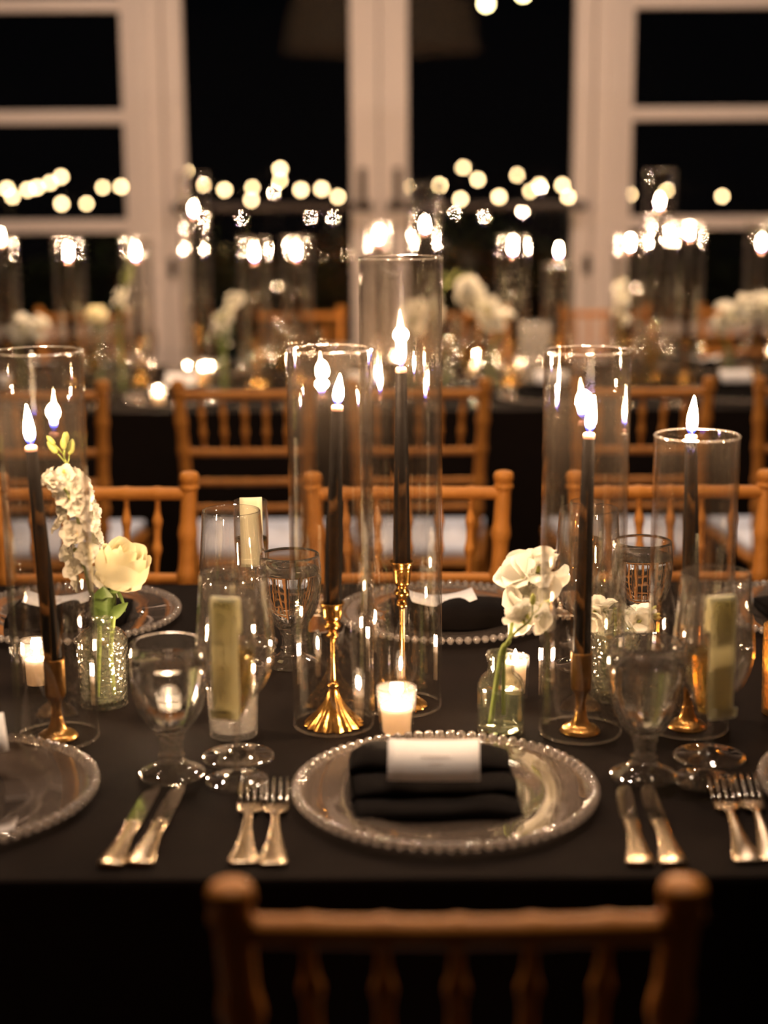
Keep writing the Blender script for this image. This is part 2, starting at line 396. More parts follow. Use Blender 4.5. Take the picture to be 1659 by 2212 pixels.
# ================================================================== CHIAVARI CHAIR
def bamboo(pts, r, knots, seg=10, name='bamboo', n=40, bump=.28, bw=.011, taper=None):
    P = spline(pts, max(2, n//(len(pts)-1))); ln = [0]
    for a, b in zip(P, P[1:]): ln.append(ln[-1] + (b-a).length)
    rad = []
    for s in ln:
        k = sum(math.exp(-((s-q)/bw)**2) for q in knots)
        rad.append(r*(1 + bump*k)*(taper(s/ln[-1]) if taper else 1))
    return sweep(P, rad, seg, name)
def post_x(z): return .139 + (.163-.139)*max(0, (z-.46))/.47 if z > .46 else .139 + (.155-.139)*(.46-z)/.46
def post_y(z): return .055*(1-(z-.46)/.47)**1.0 if z > .46 else .055 - .05*((.46-z)/.46)
@cached
def chair_meshes():
    D = {}
    zs = [0, .15, .30, .46, .60, .75, .905]
    for s in (-1, 1):
        D['back_post', s] = bamboo([(s*post_x(z), post_y(z), z) for z in zs], .0140, [.12, .30, .46, .555, .605, .675, .76, .835], 12, 'back_post', n=96)
        x, y = post_x(.915)*s, post_y(.915)
        me = lathe(smooth_prof([(0, .903), (.0145, .904), (.0172, .909), (.0150, .914), (.0162, .919), (.0172, .926), (.0135, .934), (0, .9365)], 3), 16, name='finial')
        me.transform(Matrix.Translation((x, y, 0))); D['finial', s] = me
        D['front_leg', s] = bamboo([(s*.185, .41, 0), (s*.186, .412, .2), (s*.185, .41, .445)], .0135, [.08, .2, .32], 10, 'front_leg', n=60)
        D['side_stretcher', s] = bamboo([(s*.150, .03, .22), (s*.185, .41, .22)], .009, [.12, .26], 8, 'stretcher', n=40)
    for i, (z, r) in enumerate(((.897, .0112), (.750, .0092), (.672, .0082), (.603, .0082))):
        xx, y = post_x(z), post_y(z)
        D['rail', i] = bamboo([(-xx, y, z), (0, y-.006, z), (xx, y, z)], r, [.001+2*xx*k/6 for k in range(1, 6)], 10, 'rail', n=60, bump=.16, bw=.006)
    for k in range(5):
        f = -1 + 2*(k+1)/6
        a, b = (f*post_x(.750), post_y(.750)-.005*(1-f*f), .752), (f*post_x(.897), post_y(.897)-.005*(1-f*f), .895)
        D['spindle', k] = bamboo([a, b], .0052, [.048, .098], 8, 'spindle', n=40, bump=.55, bw=.010, taper=lambda t: .62+.6*math.sin(PI*t))
    D['front_stretcher'] = bamboo([(-.185, .41, .26), (.185, .41, .26)], .009, [.12, .25], 8, 'stretcher', n=40)
    # seat frame and cushion: trapezoid, wider at the front
    def slab(x0, x1, y0, y1, z0, z1, rnd, dome=0):
        bm = bmesh.new(); bmesh.ops.create_grid(bm, x_segments=10, y_segments=10, size=1)
        bot = [Vector(v.co) for v in bm.verts]; bm.free()
        V, Fc = [], []; n = 12
        for layer in (0, 1, 2, 3):
            for i in range(n+1):
                for j in range(n+1):
                    u, v = -1+2*i/n, -1+2*j/n
                    sh = 1 - rnd*(.5 if layer in (1, 2) else 1)*0
                    hx = x0 + (x1-x0)*(v+1)/2; y = y0 + (y1-y0)*(v+1)/2
                    edge = max(abs(u), abs(v))
                    V.append((u*hx, y, (z0 if layer == 0 else z1 + dome*(1-u**4)*(1-v**4)) if layer in (0, 3) else 0))
            if layer == 0: pass
        V = V[:(n+1)**2] + V[3*(n+1)**2:]; m = (n+1)**2
        idx = lambda L_, i, j: L_*m + i*(n+1) + j
        for i in range(n):
            for j in range(n):
                Fc.append((idx(0, i, j), idx(0, i, j+1), idx(0, i+1, j+1), idx(0, i+1, j)))
                Fc.append((idx(1, i, j), idx(1, i+1, j), idx(1, i+1, j+1), idx(1, i, j+1)))
        for i in range(n):
            Fc.append((idx(0, i, 0), idx(0, i+1, 0), idx(1, i+1, 0), idx(1, i, 0))); Fc.append((idx(0, i+1, n), idx(0, i, n), idx(1, i, n), idx(1, i+1, n)))
            Fc.append((idx(0, 0, i+1), idx(0, 0, i), idx(1, 0, i), idx(1, 0, i+1))); Fc.append((idx(0, n, i), idx(0, n, i+1), idx(1, n, i+1), idx(1, n, i)))
        return mesh_from(V, Fc, 'slab')
    D['seat'] = slab(.155, .200, .045, .430, .440, .458, 0)
    D['cushion'] = slab(.148, .190, .065, .425, .459, .488, .3, .012)
    return D
def chair(label, x, y, facing, group):
    """facing 0: back towards -y (the camera); facing PI: back away from it. (x, y) is where the finials stand"""
    t = thing('chiavari_chair', label, 'chair', (x, y, 0), (0, 0, facing), group, (1, 1, .986))
    D = chair_meshes()
    for s in (-1, 1):
        p = obj('back_post', D['back_post', s], M_WOOD, t); obj('finial', D['finial', s], M_WOOD, p)
        obj('front_leg', D['front_leg', s], M_WOOD, t); obj('stretcher', D['side_stretcher', s], M_WOOD, t)
    for i in range(4): obj('top_rail' if i == 0 else 'back_rail', D['rail', i], M_WOOD, t)
    for k in range(5): obj('spindle', D['spindle', k], M_WOOD, t)
    obj('stretcher', D['front_stretcher'], M_WOOD, t); obj('seat', D['seat'], M_WOOD, t); obj('cushion', D['cushion'], M_CUSHION, t)['label'] = 'white seat cushion'
    return t
GC = 'honey coloured chiavari chairs'
chair('blurred honey wooden chair in the foreground, its back facing us below the middle plate', .0507, 1.064, 0, GC)
chair('honey wooden foreground chair cut off at the lower left corner, only its knob showing', -.462, 1.045, 0, GC)
chair('honey wooden chair across the near table, framed between the middle candle tubes', .041, 2.668, PI, GC)
chair('honey wooden chair across the near table, behind the rose and stock flowers', -.4935, 2.678, PI, GC)
chair('honey wooden chair across the near table, behind the short right candle tube', .487, 2.664, PI, GC)
for i, px in enumerate((90, 530, 905, 1390, 1790)):
    p = on_z(px, 835, .9); chair('honey wooden chair on the near side of the window table, ' + ORD[i], p.x, 3.90, 0, GC)
for i, px in enumerate((170, 640, 1010, 1320, 1640)):
    p = on_z(px, 680, .9); chair('honey wooden chair against the windows beyond the far table, ' + ORD[i], p.x, 6.10, PI, GC)

# ================================================================== CANDLES, TUBES, HOLDERS
@cached
def tube_mesh(h, far=False):
    r, t = .0500, .0026
    pr = [(r, .0008), (r, .0034), (r, .006)] + [(r, h*k/6) for k in range(1, 6)] + [(r, h-.003), (r+.0006, h-.0012), (r-.0002, h), (r-t*.5, h+.0006), (r-t+.0002, h), (r-t-.0006, h-.0012), (r-t, h-.003)] + \
         [(r-t, h*k/6) for k in range(5, 0, -1)] + [(r-t, .006), (r-t, .0034), (r-t, .0008), (r-t*.5, 0)]
    me = lathe(pr, 72, name='glass_tube', close=True)
    me.materials.append(M_TUBE); me.materials.append(M_RIM); me.materials.append(M_TUBE_OUT)   # diffuse haze outside stands in for the flame glow;         # the cut edges are ground and catch the light
    for p in me.polygons:
        zc = sum(me.vertices[i].co.z for i in p.vertices)/len(p.vertices)
        if zc < .0024 or zc > h-.0010: p.material_index = 1
        elif not far and math.hypot(p.center.x, p.center.y) > r-.0012: p.material_index = 2
    return me
@cached
def flame_mesh(h, r):
    pr = [(0, 0), (.45, .05), (.80, .16), (1, .30), (.92, .46), (.70, .63), (.42, .80), (.17, .93), (0, 1)]
    return lathe([(a*r, b*h) for a, b in smooth_prof(pr, 3)], 16, name='flame')
@cached
def taper_mesh(l, r0, r1):
    return lathe([(0, 0), (r0*.98, 0), (r0, .004), (r0, l*.1), ((r0+r1)/2, l*.55), (r1*1.02, l-.012), (r1*.98, l-.003)], 24, name='wax')
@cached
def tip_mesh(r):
    return lathe([(r*1.0, -.0045), (r*1.02, -.0015), (r*.86, .0012), (r*.55, .0002), (0, -.0008)], 20, name='tip_glow')
@cached
def wick_mesh(): return sweep([(0, 0, -.001), (.0002, 0, .003), (.001, 0, .0065)], [.0007, .0007, .0005], 6, 'wick')
def lamp(name, loc, watt, col, r, parent=None):
    l = bpy.data.lights.new(name, 'POINT'); l.energy = watt; l.color = col; l.shadow_soft_size = r
    o = bpy.data.objects.new(name, l); COL.objects.link(o); o.location = loc
    if parent: o.parent = parent
    return o
def taper(label, loc, length, lean=(0, 0), flame_lean=0, r=(.0108, .0068), fh=.034, group='lit black taper candles'):
    t = thing('taper_candle', label, 'candle', loc, (lean[1], lean[0], 0), group)
    obj('wax', taper_mesh(round(length, 3), *r), M_WAX_BLACK, t)
    obj('tip_glow', tip_mesh(r[1]), M_TIP_GLOW, t, (0, 0, length))['label'] = 'wax tip painted with the flame glow'
    obj('wick', wick_mesh(), M_WICK, t, (0, 0, length))
    f = obj('flame', flame_mesh(fh, .0062), M_FLAME, t, (0, 0, length+.002), (0, flame_lean-lean[0], 0)); f['label'] = 'bright flame, blue at its foot'
    lamp('candle_light', (0, 0, length+.002+fh*.5), TAPER_W, CANDLE_COL, .010, t)
    return t
def flute_mod(n, amt, zmax):
    return lambda a, z: 1 + amt*(abs(math.sin(a*n/2))-.5)*max(0, 1-z/zmax)
@cached
def stick_meshes(kind, h):
    if kind == 'fluted':        # flared ribbed foot, thin stem, small ringed cup
        base = lathe(smooth_prof([(0, 0), (.0325, 0), (.0335, .003), (.028, .0095), (.018, .020), (.0095, .034), (.0060, .046), (.0075, .050), (.0045, .054), (0, .055)], 3), 72, flute_mod(16, .13, .05), 'foot')
        stem = lathe(smooth_prof([(0, .052), (.0040, .053), (.0028, .070), (.0026, h-.05), (.0032, h-.042), (0, h-.041)], 3), 20, name='stem')
        cup = lathe(smooth_prof([(0, h-.044), (.0060, h-.043), (.0075, h-.039), (.0045, h-.035), (.0090, h-.031), (.0105, h-.027), (.0075, h-.023), (.0112, h-.018), (.0125, h-.006), (.0150, h), (.0135, h+.0005), (.0112, h-.004), (.0110, h-.012), (0, h-.012)], 3), 32, name='cup')
    elif kind == 'tall':        # tall stem with a knop below the flaring cup
        base = lathe(smooth_prof([(0, 0), (.0290, 0), (.0300, .003), (.024, .0085), (.013, .016), (.0070, .024), (.0050, .034), (0, .035)], 3), 48, flute_mod(14, .08, .03), 'foot')
        stem = lathe(smooth_prof([(0, .032), (.0048, .033), (.0036, .060), (.0034, h-.062), (.0062, h-.058), (.0070, h-.053), (.0040, h-.048), (0, h-.047)], 3), 20, name='stem')
        cup = lathe(smooth_prof([(0, h-.050), (.0045, h-.049), (.0085, h-.043), (.0095, h-.038), (.0060, h-.033), (.0095, h-.028), (.0105, h-.022), (.0115, h-.008), (.0150, h), (.0135, h+.0005), (.0112, h-.004), (.0110, h-.012), (0, h-.012)], 3), 32, name='cup')
    else:                       # low stick: small domed foot, waisted stem, deep straight cup
        base = lathe(smooth_prof([(0, 0), (.0225, 0), (.0232, .003), (.0200, .0065), (.0130, .010), (.0085, .018), (.0062, .028), (0, .029)], 3), 40, name='foot')
        stem = lathe(smooth_prof([(0, .026), (.0060, .027), (.0055, .036), (.0075, h-.052), (.0105, h-.046), (0, h-.044)], 3), 24, name='stem')
        cup = lathe([(0, h-.047), (.0112, h-.047), (.0122, h-.044), (.0125, h-.002), (.0130, h), (.0122, h+.0006), (.0114, h-.001), (.0112, h-.012), (0, h-.012)], 32, name='cup')
    return base, stem, cup
def candlestick(label, loc, kind, h, mat=None, group='brass candlesticks'):
    t = thing('candlestick', label, 'candle holder', loc, group=group); mat = mat or M_BRASS
    b, s, c = stick_meshes(kind, h)
    for nm, me in (('foot', b), ('stem', s), ('cup', c)):
        if not me.materials: me.materials.append(mat)
        o = obj(nm, me, None, t)
        o.material_slots[0].link = 'OBJECT'; o.material_slots[0].material = mat
def glass_tube(label, loc, h, group='clear glass candle tubes', far=False):
    return tag(obj('glass_tube', tube_mesh(h, far), M_TUBE, None, loc), label, 'candle tube', group)

def tube_set(px, py, tube_h, kind, stick_h, taper_l, words, lean=(0, 0), fl=0, fh=.034, mat=None, r=(.0108, .0068)):
    p = on_z(px, py)
    glass_tube('clear glass candle tube ' + words, p, tube_h)
    candlestick('brass candlestick inside the glass tube ' + words, p, kind, stick_h, mat)
    taper('lit black taper in the glass tube ' + words, p + Vector((0, 0, stick_h-.0115)), taper_l+.0115, lean, fl, r, fh)
tube_set(125, 1593, .463, 'low', .0985, .254, 'cut by the left edge, beside the rose', (-.052, 0), -.06, .048, M_OLDBRASS)
tube_set(721, 1564, .459, 'fluted', .153, .238, 'left of the tallest one, behind the middle votive', (.036, 0), .10, .037)
tube_set(869, 1524, .560, 'tall', .187, .240, 'tallest of all, at the centre of the table', (0, 0), .02, .058)
tube_set(1253, 1580, .459, 'low', .0995, .262, 'right of the small flower bottle', (.012, 0), .12, .044, M_OLDBRASS)
tube_set(1484, 1570, .358, 'low', .130, .226, 'shortest one at the right', (-.03, 0), .05, .046, M_OLDBRASS)

# ---- votives
@cached
def votive_mesh(r0, r1, h):
    t = .0022
    return lathe(smooth_prof([(0, 0), (r0*.9, 0), (r0, .003), (r0*1.01, .01), ((r0+r1)/2, h*.5), (r1, h-.002), (r1-t*.5, h), (r1-t, h-.002), ((r0+r1)/2-t, h*.5), (r0-t, .011), (r0*.8, .008), (0, .0075)], 2), 40, name='votive_glass')
@cached
def votive_wax(r0, r1, h):
    return lathe([(0, 0), (r0, 0), (r0+(r1-r0)*.5, h*.5), (r1, h-.001), (r1*.93, h), (r1*.6, h-.0022), (0, h-.003)], 32, name='wax')
def votive(words, loc, r0, r1, h, fill=.55, mat=None, watt=1.0, fh=.018, group='votive candles', glassword='clear glass votive cup '):
    tag(obj('votive_cup', votive_mesh(r0, r1, h), mat or M_VOTIVE, None, loc), glassword + words, 'votive cup', 'votive cups')
    t = thing('votive_candle', 'lit white votive candle inside the cup ' + words, 'candle', (loc[0], loc[1], loc[2]+.008), group=group)
    wh = h*fill
    obj('wax', votive_wax(r0-.0035, r0+(r1-r0)*fill-.0035, wh), M_WAX_WHITE, t)
    obj('wick', wick_mesh(), M_WICK, t, (0, 0, wh-.002))
    obj('flame', flame_mesh(fh, .0042), M_FLAME, t, (0, 0, wh))
    lamp('votive_light', (0, 0, wh+fh*.55), VOTIVE_W*watt, CANDLE_COL, .008, t)
votive('in front of the middle plate', on_z(857, 1592), .0200, .0242, .062, .50, fh=.020)
votive('behind the leftmost candle holder', on_z(83, 1488), .0180, .0200, .066, .50)
votive('half hidden behind the small flower bottle', on_z(1112, 1508), .0165, .0185, .056, .72)
votive('behind the near left water goblet', on_z(372, 1545), .0180, .0205, .060, .55)
tag(obj('crackled_cup', votive_mesh(.0290, .0310, .062), M_CRACKLE, None, on_z(505, 1586)), 'crackled frosted glass cup behind the near left wine glass', 'glass cup')
votive('cut off by the right edge, amber and textured', on_z(1694, 1540), .0280, .0300, .110, .45, M_AMBER, .10, glassword='tall glass cup ')

# ================================================================== GLASSWARE
def hollow(outer, inner, seg=48, name='glass', mod=None):
    return lathe(smooth_prof(outer, 3) + smooth_prof(inner, 3), seg, mod, name)
@cached
def goblet_mesh(far):
    outer = [(0, 0), (.034, 0), (.0370, .0015), (.0365, .004), (.028, .0085), (.019, .013), (.0140, .020), (.0150, .023), (.0128, .027), (.0128, .039), (.0148, .043), (.0150, .047), (.0180, .051), (.0260, .061), (.0345, .076), (.0400, .096), (.0425, .116), (.0428, .128), (.0415, .142), (.0400, .154)]
    inner = [(.0395, .1546), (.0388, .154), (.0402, .142), (.0414, .128), (.0410, .116), (.0380, .097), (.0320, .079), (.0225, .064), (.0120, .057), (0, .055)]
    me = hollow(outer, inner, 80, 'goblet', lambda a, z: 1 + (.016*math.cos(a*16) if .050 < z < .100 else .010*math.cos(a*16) if .0045 < z < .05 else 0))
    if not far:
        me.materials.append(M_GLASS); me.materials.append(M_PRESSED)
        for p in me.polygons:
            if p.center.z < .051: p.material_index = 1
    return me
@cached
def goblet_water(top):
    full = [(.0109, .0575), (.0212, .0645), (.0305, .0795), (.0364, .0975), (.0402, .116), (.0406, .128), (.0398, .138)]
    pr = [(0, .0558)] + [p for p in full if p[1] < top-.002]
    r = pr[-1][0] + .0004; pr += [(r, top-.001), (r*.97, top), (0, top)]
    return lathe(pr, 48, name='water')
@cached
def wine_mesh(far):
    outer = [(0, 0), (.038, 0), (.0410, .0012), (.0400, .003), (.022, .0052), (.0080, .010), (.0042, .020), (.0036, .040), (.0042, .060), (.010, .068), (.024, .077), (.0370, .094), (.0445, .118), (.0455, .135), (.0430, .165), (.0405, .195), (.0392, .218)]
    inner = [(.0387, .2184), (.0382, .2178), (.0396, .195), (.0421, .165), (.0446, .135), (.0435, .118), (.0358, .095), (.0225, .0790), (.009, .0715), (0, .070)]
    return hollow(outer, inner, 48, 'wine_glass')
@cached
def flute_mesh(far):
    outer = [(0, 0), (.032, 0), (.0345, .0012), (.0335, .003), (.018, .0052), (.0070, .011), (.0038, .024), (.0034, .050), (.0045, .068), (.0100, .078), (.0170, .094), (.0218, .118), (.0240, .145), (.0245, .175), (.0240, .206)]
    inner = [(.0236, .2065), (.0231, .206), (.0236, .175), (.0231, .145), (.0208, .118), (.0158, .095), (.0085, .081), (0, .076)]
    return hollow(outer, inner, 40, 'flute')
@cached
def flute_wine(top):
    full = [(.0078, .0818), (.0150, .0955), (.0200, .118), (.0223, .145), (.0227, .165)]
    pr = [(0, .077)] + [p for p in full if p[1] < top-.002]; r = pr[-1][0]+.0003
    return lathe(pr + [(r, top-.0008), (r*.97, top), (0, top)], 40, name='champagne')
def goblet(words, loc, top=.136, s=1, far=False):
    t = thing('water_goblet', 'stemmed water goblet ' + words, 'goblet', loc, (0, 0, random.uniform(0, 6)), 'water goblets', s)
    obj('glass', goblet_mesh(far), M_CLEAR if far else M_GLASS, t)
    if top: obj('water', goblet_water(top), M_WATER, t)
def wine_glass(words, loc, far=False):
    return tag(obj('wine_glass', wine_mesh(far), M_CLEAR if far else M_THIN, None, loc), 'empty wine glass ' + words, 'wine glass', 'wine glasses')
def flute(words, loc, top=.150, far=False):
    t = thing('champagne_flute', 'champagne flute ' + words, 'champagne flute', loc, group='champagne flutes')
    obj('glass', flute_mesh(far), M_CLEAR if far else M_THIN, t); obj('champagne', flute_wine(top), M_WINE, t)
@cached
def tag_mesh(length):
    hw = .0155; path = [(.0175, -.030), (.0182, -.012), (.0200, .004), (.0225, .0105), (.0260, .0105), (.0290, .004), (.0300, -.012), (.0305, -.05), (.0300, -length*.82), (.0310, -length*.93), (.0345, -length), (.0385, -length+.004), (.0390, -length+.012)]
    P = spline([(0, -a, b) for a, b in path], 4); V, Fc = [], []
    for p in P:
        for u in (-1, -.5, 0, .5, 1): V.append((u*hw, p.y + .0012*(u*u), p.z))
    for i in range(len(P)-1):
        for k in range(4): Fc.append((i*5+k, i*5+k+1, (i+1)*5+k+1, (i+1)*5+k))
    return mesh_from(V, Fc, 'paper_tag')
def paper_tag(words, loc, ang, length=.122):
    o = obj('paper_tag', tag_mesh(length), M_TAG, None, loc, (0, 0, ang)); solidify(o, .0006)
    return tag(o, 'cream paper tag hooked over the champagne flute ' + words, 'paper tag', 'paper tags on flutes')

goblet('near left, left of the forks, glowing with candlelight', on_z(372, 1672), .134)
goblet('near right, right of the middle plate', on_z(1390, 1676), .134)
goblet('across the table, left of the short centre tube', on_z(630, 1433), .134)
goblet('across the table at right, behind the pale flowers', on_z(1382, 1398), .134)
wine_glass('near left, just behind the tagged flute', on_z(515, 1636))
wine_glass('near right, behind the tagged flute there', on_z(1532, 1636))
wine_glass('across the table left, beside the far water goblet', on_z(499, 1104, TOP+.218) - Vector((0, 0, .218)))
wine_glass('across the table at right, behind the black candle', on_z(1272, 1100, TOP+.218) - Vector((0, 0, .218)))
F1, F2 = on_z(513, 1688), on_z(1520, 1687)
F3 = on_z(527, 1112, TOP+.206) - Vector((0, 0, .206)); F4 = on_z(1284, 1112, TOP+.206) - Vector((0, 0, .206))
F3.y += .085; F3.x += .002; F4.y += .08
flute('near left, standing by the fork tips', F1); flute('near right, standing by the right hand forks', F2)
flute('across the table left, seen through the wine glass', F3, .155); flute('across the table at right, behind the black candle', F4, .155)
paper_tag('at the near left', F1 + Vector((0, 0, .206)), -.25); paper_tag('at the near right', F2 + Vector((0, 0, .206)), .30)
paper_tag('across the table at left', F3 + Vector((0, 0, .206)), .1, .085)

# ================================================================== PLATES, NAPKINS, CARDS, CUTLERY
@cached
def plate_mesh():
    o = [(0, .0035), (.090, .0035), (.098, .0050), (.104, .0085), (.112, .0105), (.150, .0120), (.1565, .0125), (.1570, .0105), (.150, .0085), (.112, .0070), (.104, .0050), (.096, .0012), (.088, 0), (0, 0)]
    return lathe(o, 96, name='glass_disc')
@cached
def bead_mesh():
    bm = bmesh.new(); bmesh.ops.create_uvsphere(bm, u_segments=10, v_segments=7, radius=.0058)
    for f in bm.faces: f.smooth = True
    me = bpy.data.meshes.new('bead'); bm.to_mesh(me); bm.free(); return me
@cached
def bead_ring():
    bm = bmesh.new()
    for i in range(80):
        a = 2*PI*i/80
        bmesh.ops.create_uvsphere(bm, u_segments=6, v_segments=5, radius=.0054, matrix=Matrix.Translation((.1605*math.cos(a), .1605*math.sin(a), .0125)))
    for f in bm.faces: f.smooth = True
    me = bpy.data.meshes.new('bead_rim'); bm.to_mesh(me); bm.free(); return me
def plate(words, loc, beads=True):
    t = thing('charger_plate', 'beaded glass charger plate ' + words, 'plate', loc, group='beaded glass charger plates')
    obj('glass_disc', plate_mesh(), M_PLATE, t)
    if beads:
        for i in range(80):
            a = 2*PI*i/80; obj('bead', bead_mesh(), M_BEAD, t, (.1605*math.cos(a), .1605*math.sin(a), .0125), (0, 0, a))
    else: obj('beaded_rim', bead_ring(), M_BEAD, t)['kind'] = 'stuff'
@cached
def napkin_mesh(seed):
    """a cloth folded into three stepped pleats"""
    rnd = random.Random(seed); W, n = .172, 26; V, Fc = [], []
    prof = [(.078, .000), (.080, .010), (.078, .026), (.066, .033), (.040, .034), (.018, .032), (.010, .026), (.012, .020), (.016, .019),
            (-.008, .022), (-.030, .021), (-.040, .016), (-.037, .0105), (-.032, .010), (-.052, .013), (-.070, .0115), (-.078, .006), (-.076, 0)]
    P = smooth_prof([(a+1, b) for a, b in prof], 2); P = [(a-1, b) for a, b in P]
    ph = [rnd.uniform(0, 6) for _ in range(3)]
    for i in range(n+1):
        u = -1 + 2*i/n
        for k, (y, z) in enumerate(P):
            dy = .004*math.sin(u*2.2+ph[0]+k*.05) + .0015*math.sin(u*6+ph[1]+k*.2); dz = z*(.12*math.sin(u*3+ph[2]+k*.08) + .05*math.sin(u*9+k*.3))
            x = u*W/2 + .003*math.sin(k*.5+ph[1])*(1 if abs(u) > .9 else .3) - y*.04
            V.append((x, y+dy, max(0, z*(1-.25*abs(u)**6)+dz*.8)))
    m = len(P)
    for i in range(n):
        for k in range(m-1): Fc.append((i*m+k, (i+1)*m+k, (i+1)*m+k+1, i*m+k+1))
        Fc.append((i*m+m-1, (i+1)*m+m-1, (i+1)*m, i*m))
    Fc.append(tuple(range(m))); Fc.append(tuple(n*m+k for k in range(m))[::-1])
    me = mesh_from(V, Fc, 'napkin')
    bm = bmesh.new(); bm.from_mesh(me); bmesh.ops.recalc_face_normals(bm, faces=bm.faces); bm.to_mesh(me); bm.free()
    return me
def napkin(words, loc, rot, seed=1, s=1):
    return tag(obj('napkin', napkin_mesh(seed), M_NAPKIN, None, loc, (0, 0, rot), s), 'folded black napkin, ' + words, 'napkin', 'folded black napkins')
@cached
def card_mesh(bend):
    V, Fc = [], []; n = 12; w_, h_ = .0485, .024
    for i in range(n+1):
        u = -1+2*i/n
        for v in (-1, 0, 1): V.append((u*w_, v*h_, bend*u*u))
    for i in range(n):
        for k in (0, 1): Fc.append((i*3+k, (i+1)*3+k, (i+1)*3+k+1, i*3+k+1))
    return mesh_from(V, Fc, 'card')
@cached
def ink_mesh(w_, amp, waves, seed):
    rnd = random.Random(seed); pts = []
    for i in range(int(waves*6)+1):
        t = i/(waves*6); pts.append((-w_/2 + w_*t + amp*.3*math.cos(t*waves*2*PI), amp*math.sin(t*waves*2*PI)*(.5+rnd.random()*.7), 0))
    return sweep(pts, .00028, 4, 'written_line')
def card(words, loc, rot, bend=.002):
    t = thing('place_card', 'white place card, ' + words, 'place card', loc, rot, 'place cards')
    c = obj('card', card_mesh(bend), M_CARD, t); solidify(c, .0007)
    obj('written_line', ink_mesh(.030, .0016, 9, 3), M_INK, t, (.002, .004, .0006+bend*.05)); obj('written_line', ink_mesh(.014, .0011, 5, 4), M_INK, t, (.002, -.0045, .0006+bend*.03))
def plate_spots():
    return [('in front of us, at the middle of the near table', on_z(961, 1722), 0, True), ('cut off at the left edge, near side', on_z(-119, 1727), 0, True), ('cut off at the right edge, near side', on_z(1975, 1717), 0, True),
            ('across the table, behind the centre tubes', on_z(963, 1336), PI, True), ('across the table at left, behind the rose vase', on_z(155, 1338), PI, True), ('across the table, cut off at the right edge', on_z(1771, 1332), PI, True)]
for i, (wd, p, rot, b) in enumerate(plate_spots()):
    plate(wd, p)
    dx = (-.014, -.04, 0, .005, 0, 0)[i]
    q = p + Vector((dx, .002 if rot == 0 else -.002, .0045)); napkin(wd, q, rot + (.0, .05, -.03, .0, .03, 0)[i], i)
    if rot == 0: card(wd, (on_y(937, 1643, 1.598), q + Vector((.047, .052, .046)), q + Vector((0, .04, .055)))[i], (math.radians(43), 0, (-.03, .35, 0)[i]), .0025)
    else: card(wd, q + Vector((-.012, -.034, .0330)), (math.radians(-6), 0, PI + (.12, .04, 0)[i-3]), .010)
@cached
def fork_meshes():
    H = loft([(0, .0115, .0040, .0022), (.003, .0138, .0045, .0026), (.010, .0142, .0050, .0028), (.030, .0112, .0052, .003), (.055, .0078, .0056, .003), (.085, .0048, .0072, .003), (.108, .0038, .0088, .003), (.120, .0050, .0085, .0028)], 'handle')
    Hd = loft([(.118, .0046, .0085, .0026), (.124, .0095, .0070, .0022), (.132, .0128, .0052, .002), (.144, .0134, .0046, .002), (.150, .0134, .0048, .002)], 'head')
    T = [loft([(.149, .0020, .0050, .002), (.170, .0019, .0075, .0018), (.190, .0016, .0110, .0016), (.204, .0008, .0135, .0010)], 'tine') for _ in range(1)]
    return H, Hd, T[0]
@cached
def knife_meshes():
    H = loft([(0, .0110, .0050, .004), (.003, .0135, .0060, .005), (.012, .0138, .0068, .006), (.035, .0105, .0072, .0064), (.065, .0078, .0074, .0068), (.092, .0078, .0074, .0068), (.098, .0095, .0074, .0068), (.104, .0085, .0066, .0058)], 'handle')
    V, Fc = [], []; n = 12
    secs = [(.103, -.0065, .0065), (.112, -.0085, .0082), (.135, -.0100, .0085), (.165, -.0098, .0085), (.190, -.0085, .0082), (.203, -.0045, .0070), (.209, .0020, .0045)]
    for y, a, b in secs:
        V += [(a, y, .0022), (b, y, .0030), (b, y, .0012), (a, y, .0016)]
    for i in range(len(secs)-1):
        for k in range(4): j = (k+1) % 4; Fc.append((i*4+k, i*4+j, (i+1)*4+j, (i+1)*4+k))
    Fc += [(3, 2, 1, 0), tuple((len(secs)-1)*4+k for k in range(4))]
    B = mesh_from(V, Fc, 'blade', smooth=False)
    bm = bmesh.new(); bm.from_mesh(B); bmesh.ops.recalc_face_normals(bm, faces=bm.faces); bm.to_mesh(B); bm.free()
    return H, B
def fork(words, p, rot, parts=True):
    t = thing('fork', 'silver fork ' + words, 'fork', (p[0], p[1], TOP+.0005), (0, 0, rot), 'silver forks')
    H, Hd, T = fork_meshes(); obj('handle', H, M_SILVER, t); obj('head', Hd, M_SILVER, t)
    for k in range(4): obj('tine', T, M_STEEL, t, ((k-1.5)*.0074, 0, 0))
def knife(words, p, rot):
    t = thing('knife', 'silver table knife ' + words, 'knife', (p[0], p[1], TOP+.0005), (0, 0, rot), 'silver knives')
    H, B = knife_meshes(); obj('handle', H, M_SILVER, t); obj('blade', B, M_STEEL, t)
def lay(kind, words, a, b, flip=0):
    p, q = on_z(*a), on_z(*b); rot = math.atan2(-(q.x-p.x), q.y-p.y)
    (fork if kind == 'f' else knife)(words, p, rot+flip)
lay('k', 'near left, outer one under the water goblet', (237, 1878), (335, 1703)); lay('k', 'near left, inner one under the water goblet', (300, 1875), (390, 1700))
lay('f', 'outer one left of the middle plate', (524, 1873), (548, 1690)); lay('f', 'inner one touching the middle plate at left', (590, 1875), (601, 1685))
lay('k', 'right of the middle plate, closer to it', (1383, 1875), (1345, 1700)); lay('k', 'right of the middle plate, further from it', (1456, 1875), (1395, 1698))
lay('f', 'at the right edge, left one of the pair', (1616, 1868), (1543, 1680)); lay('f', 'at the right edge, right one of the pair', (1672, 1866), (1600, 1680))
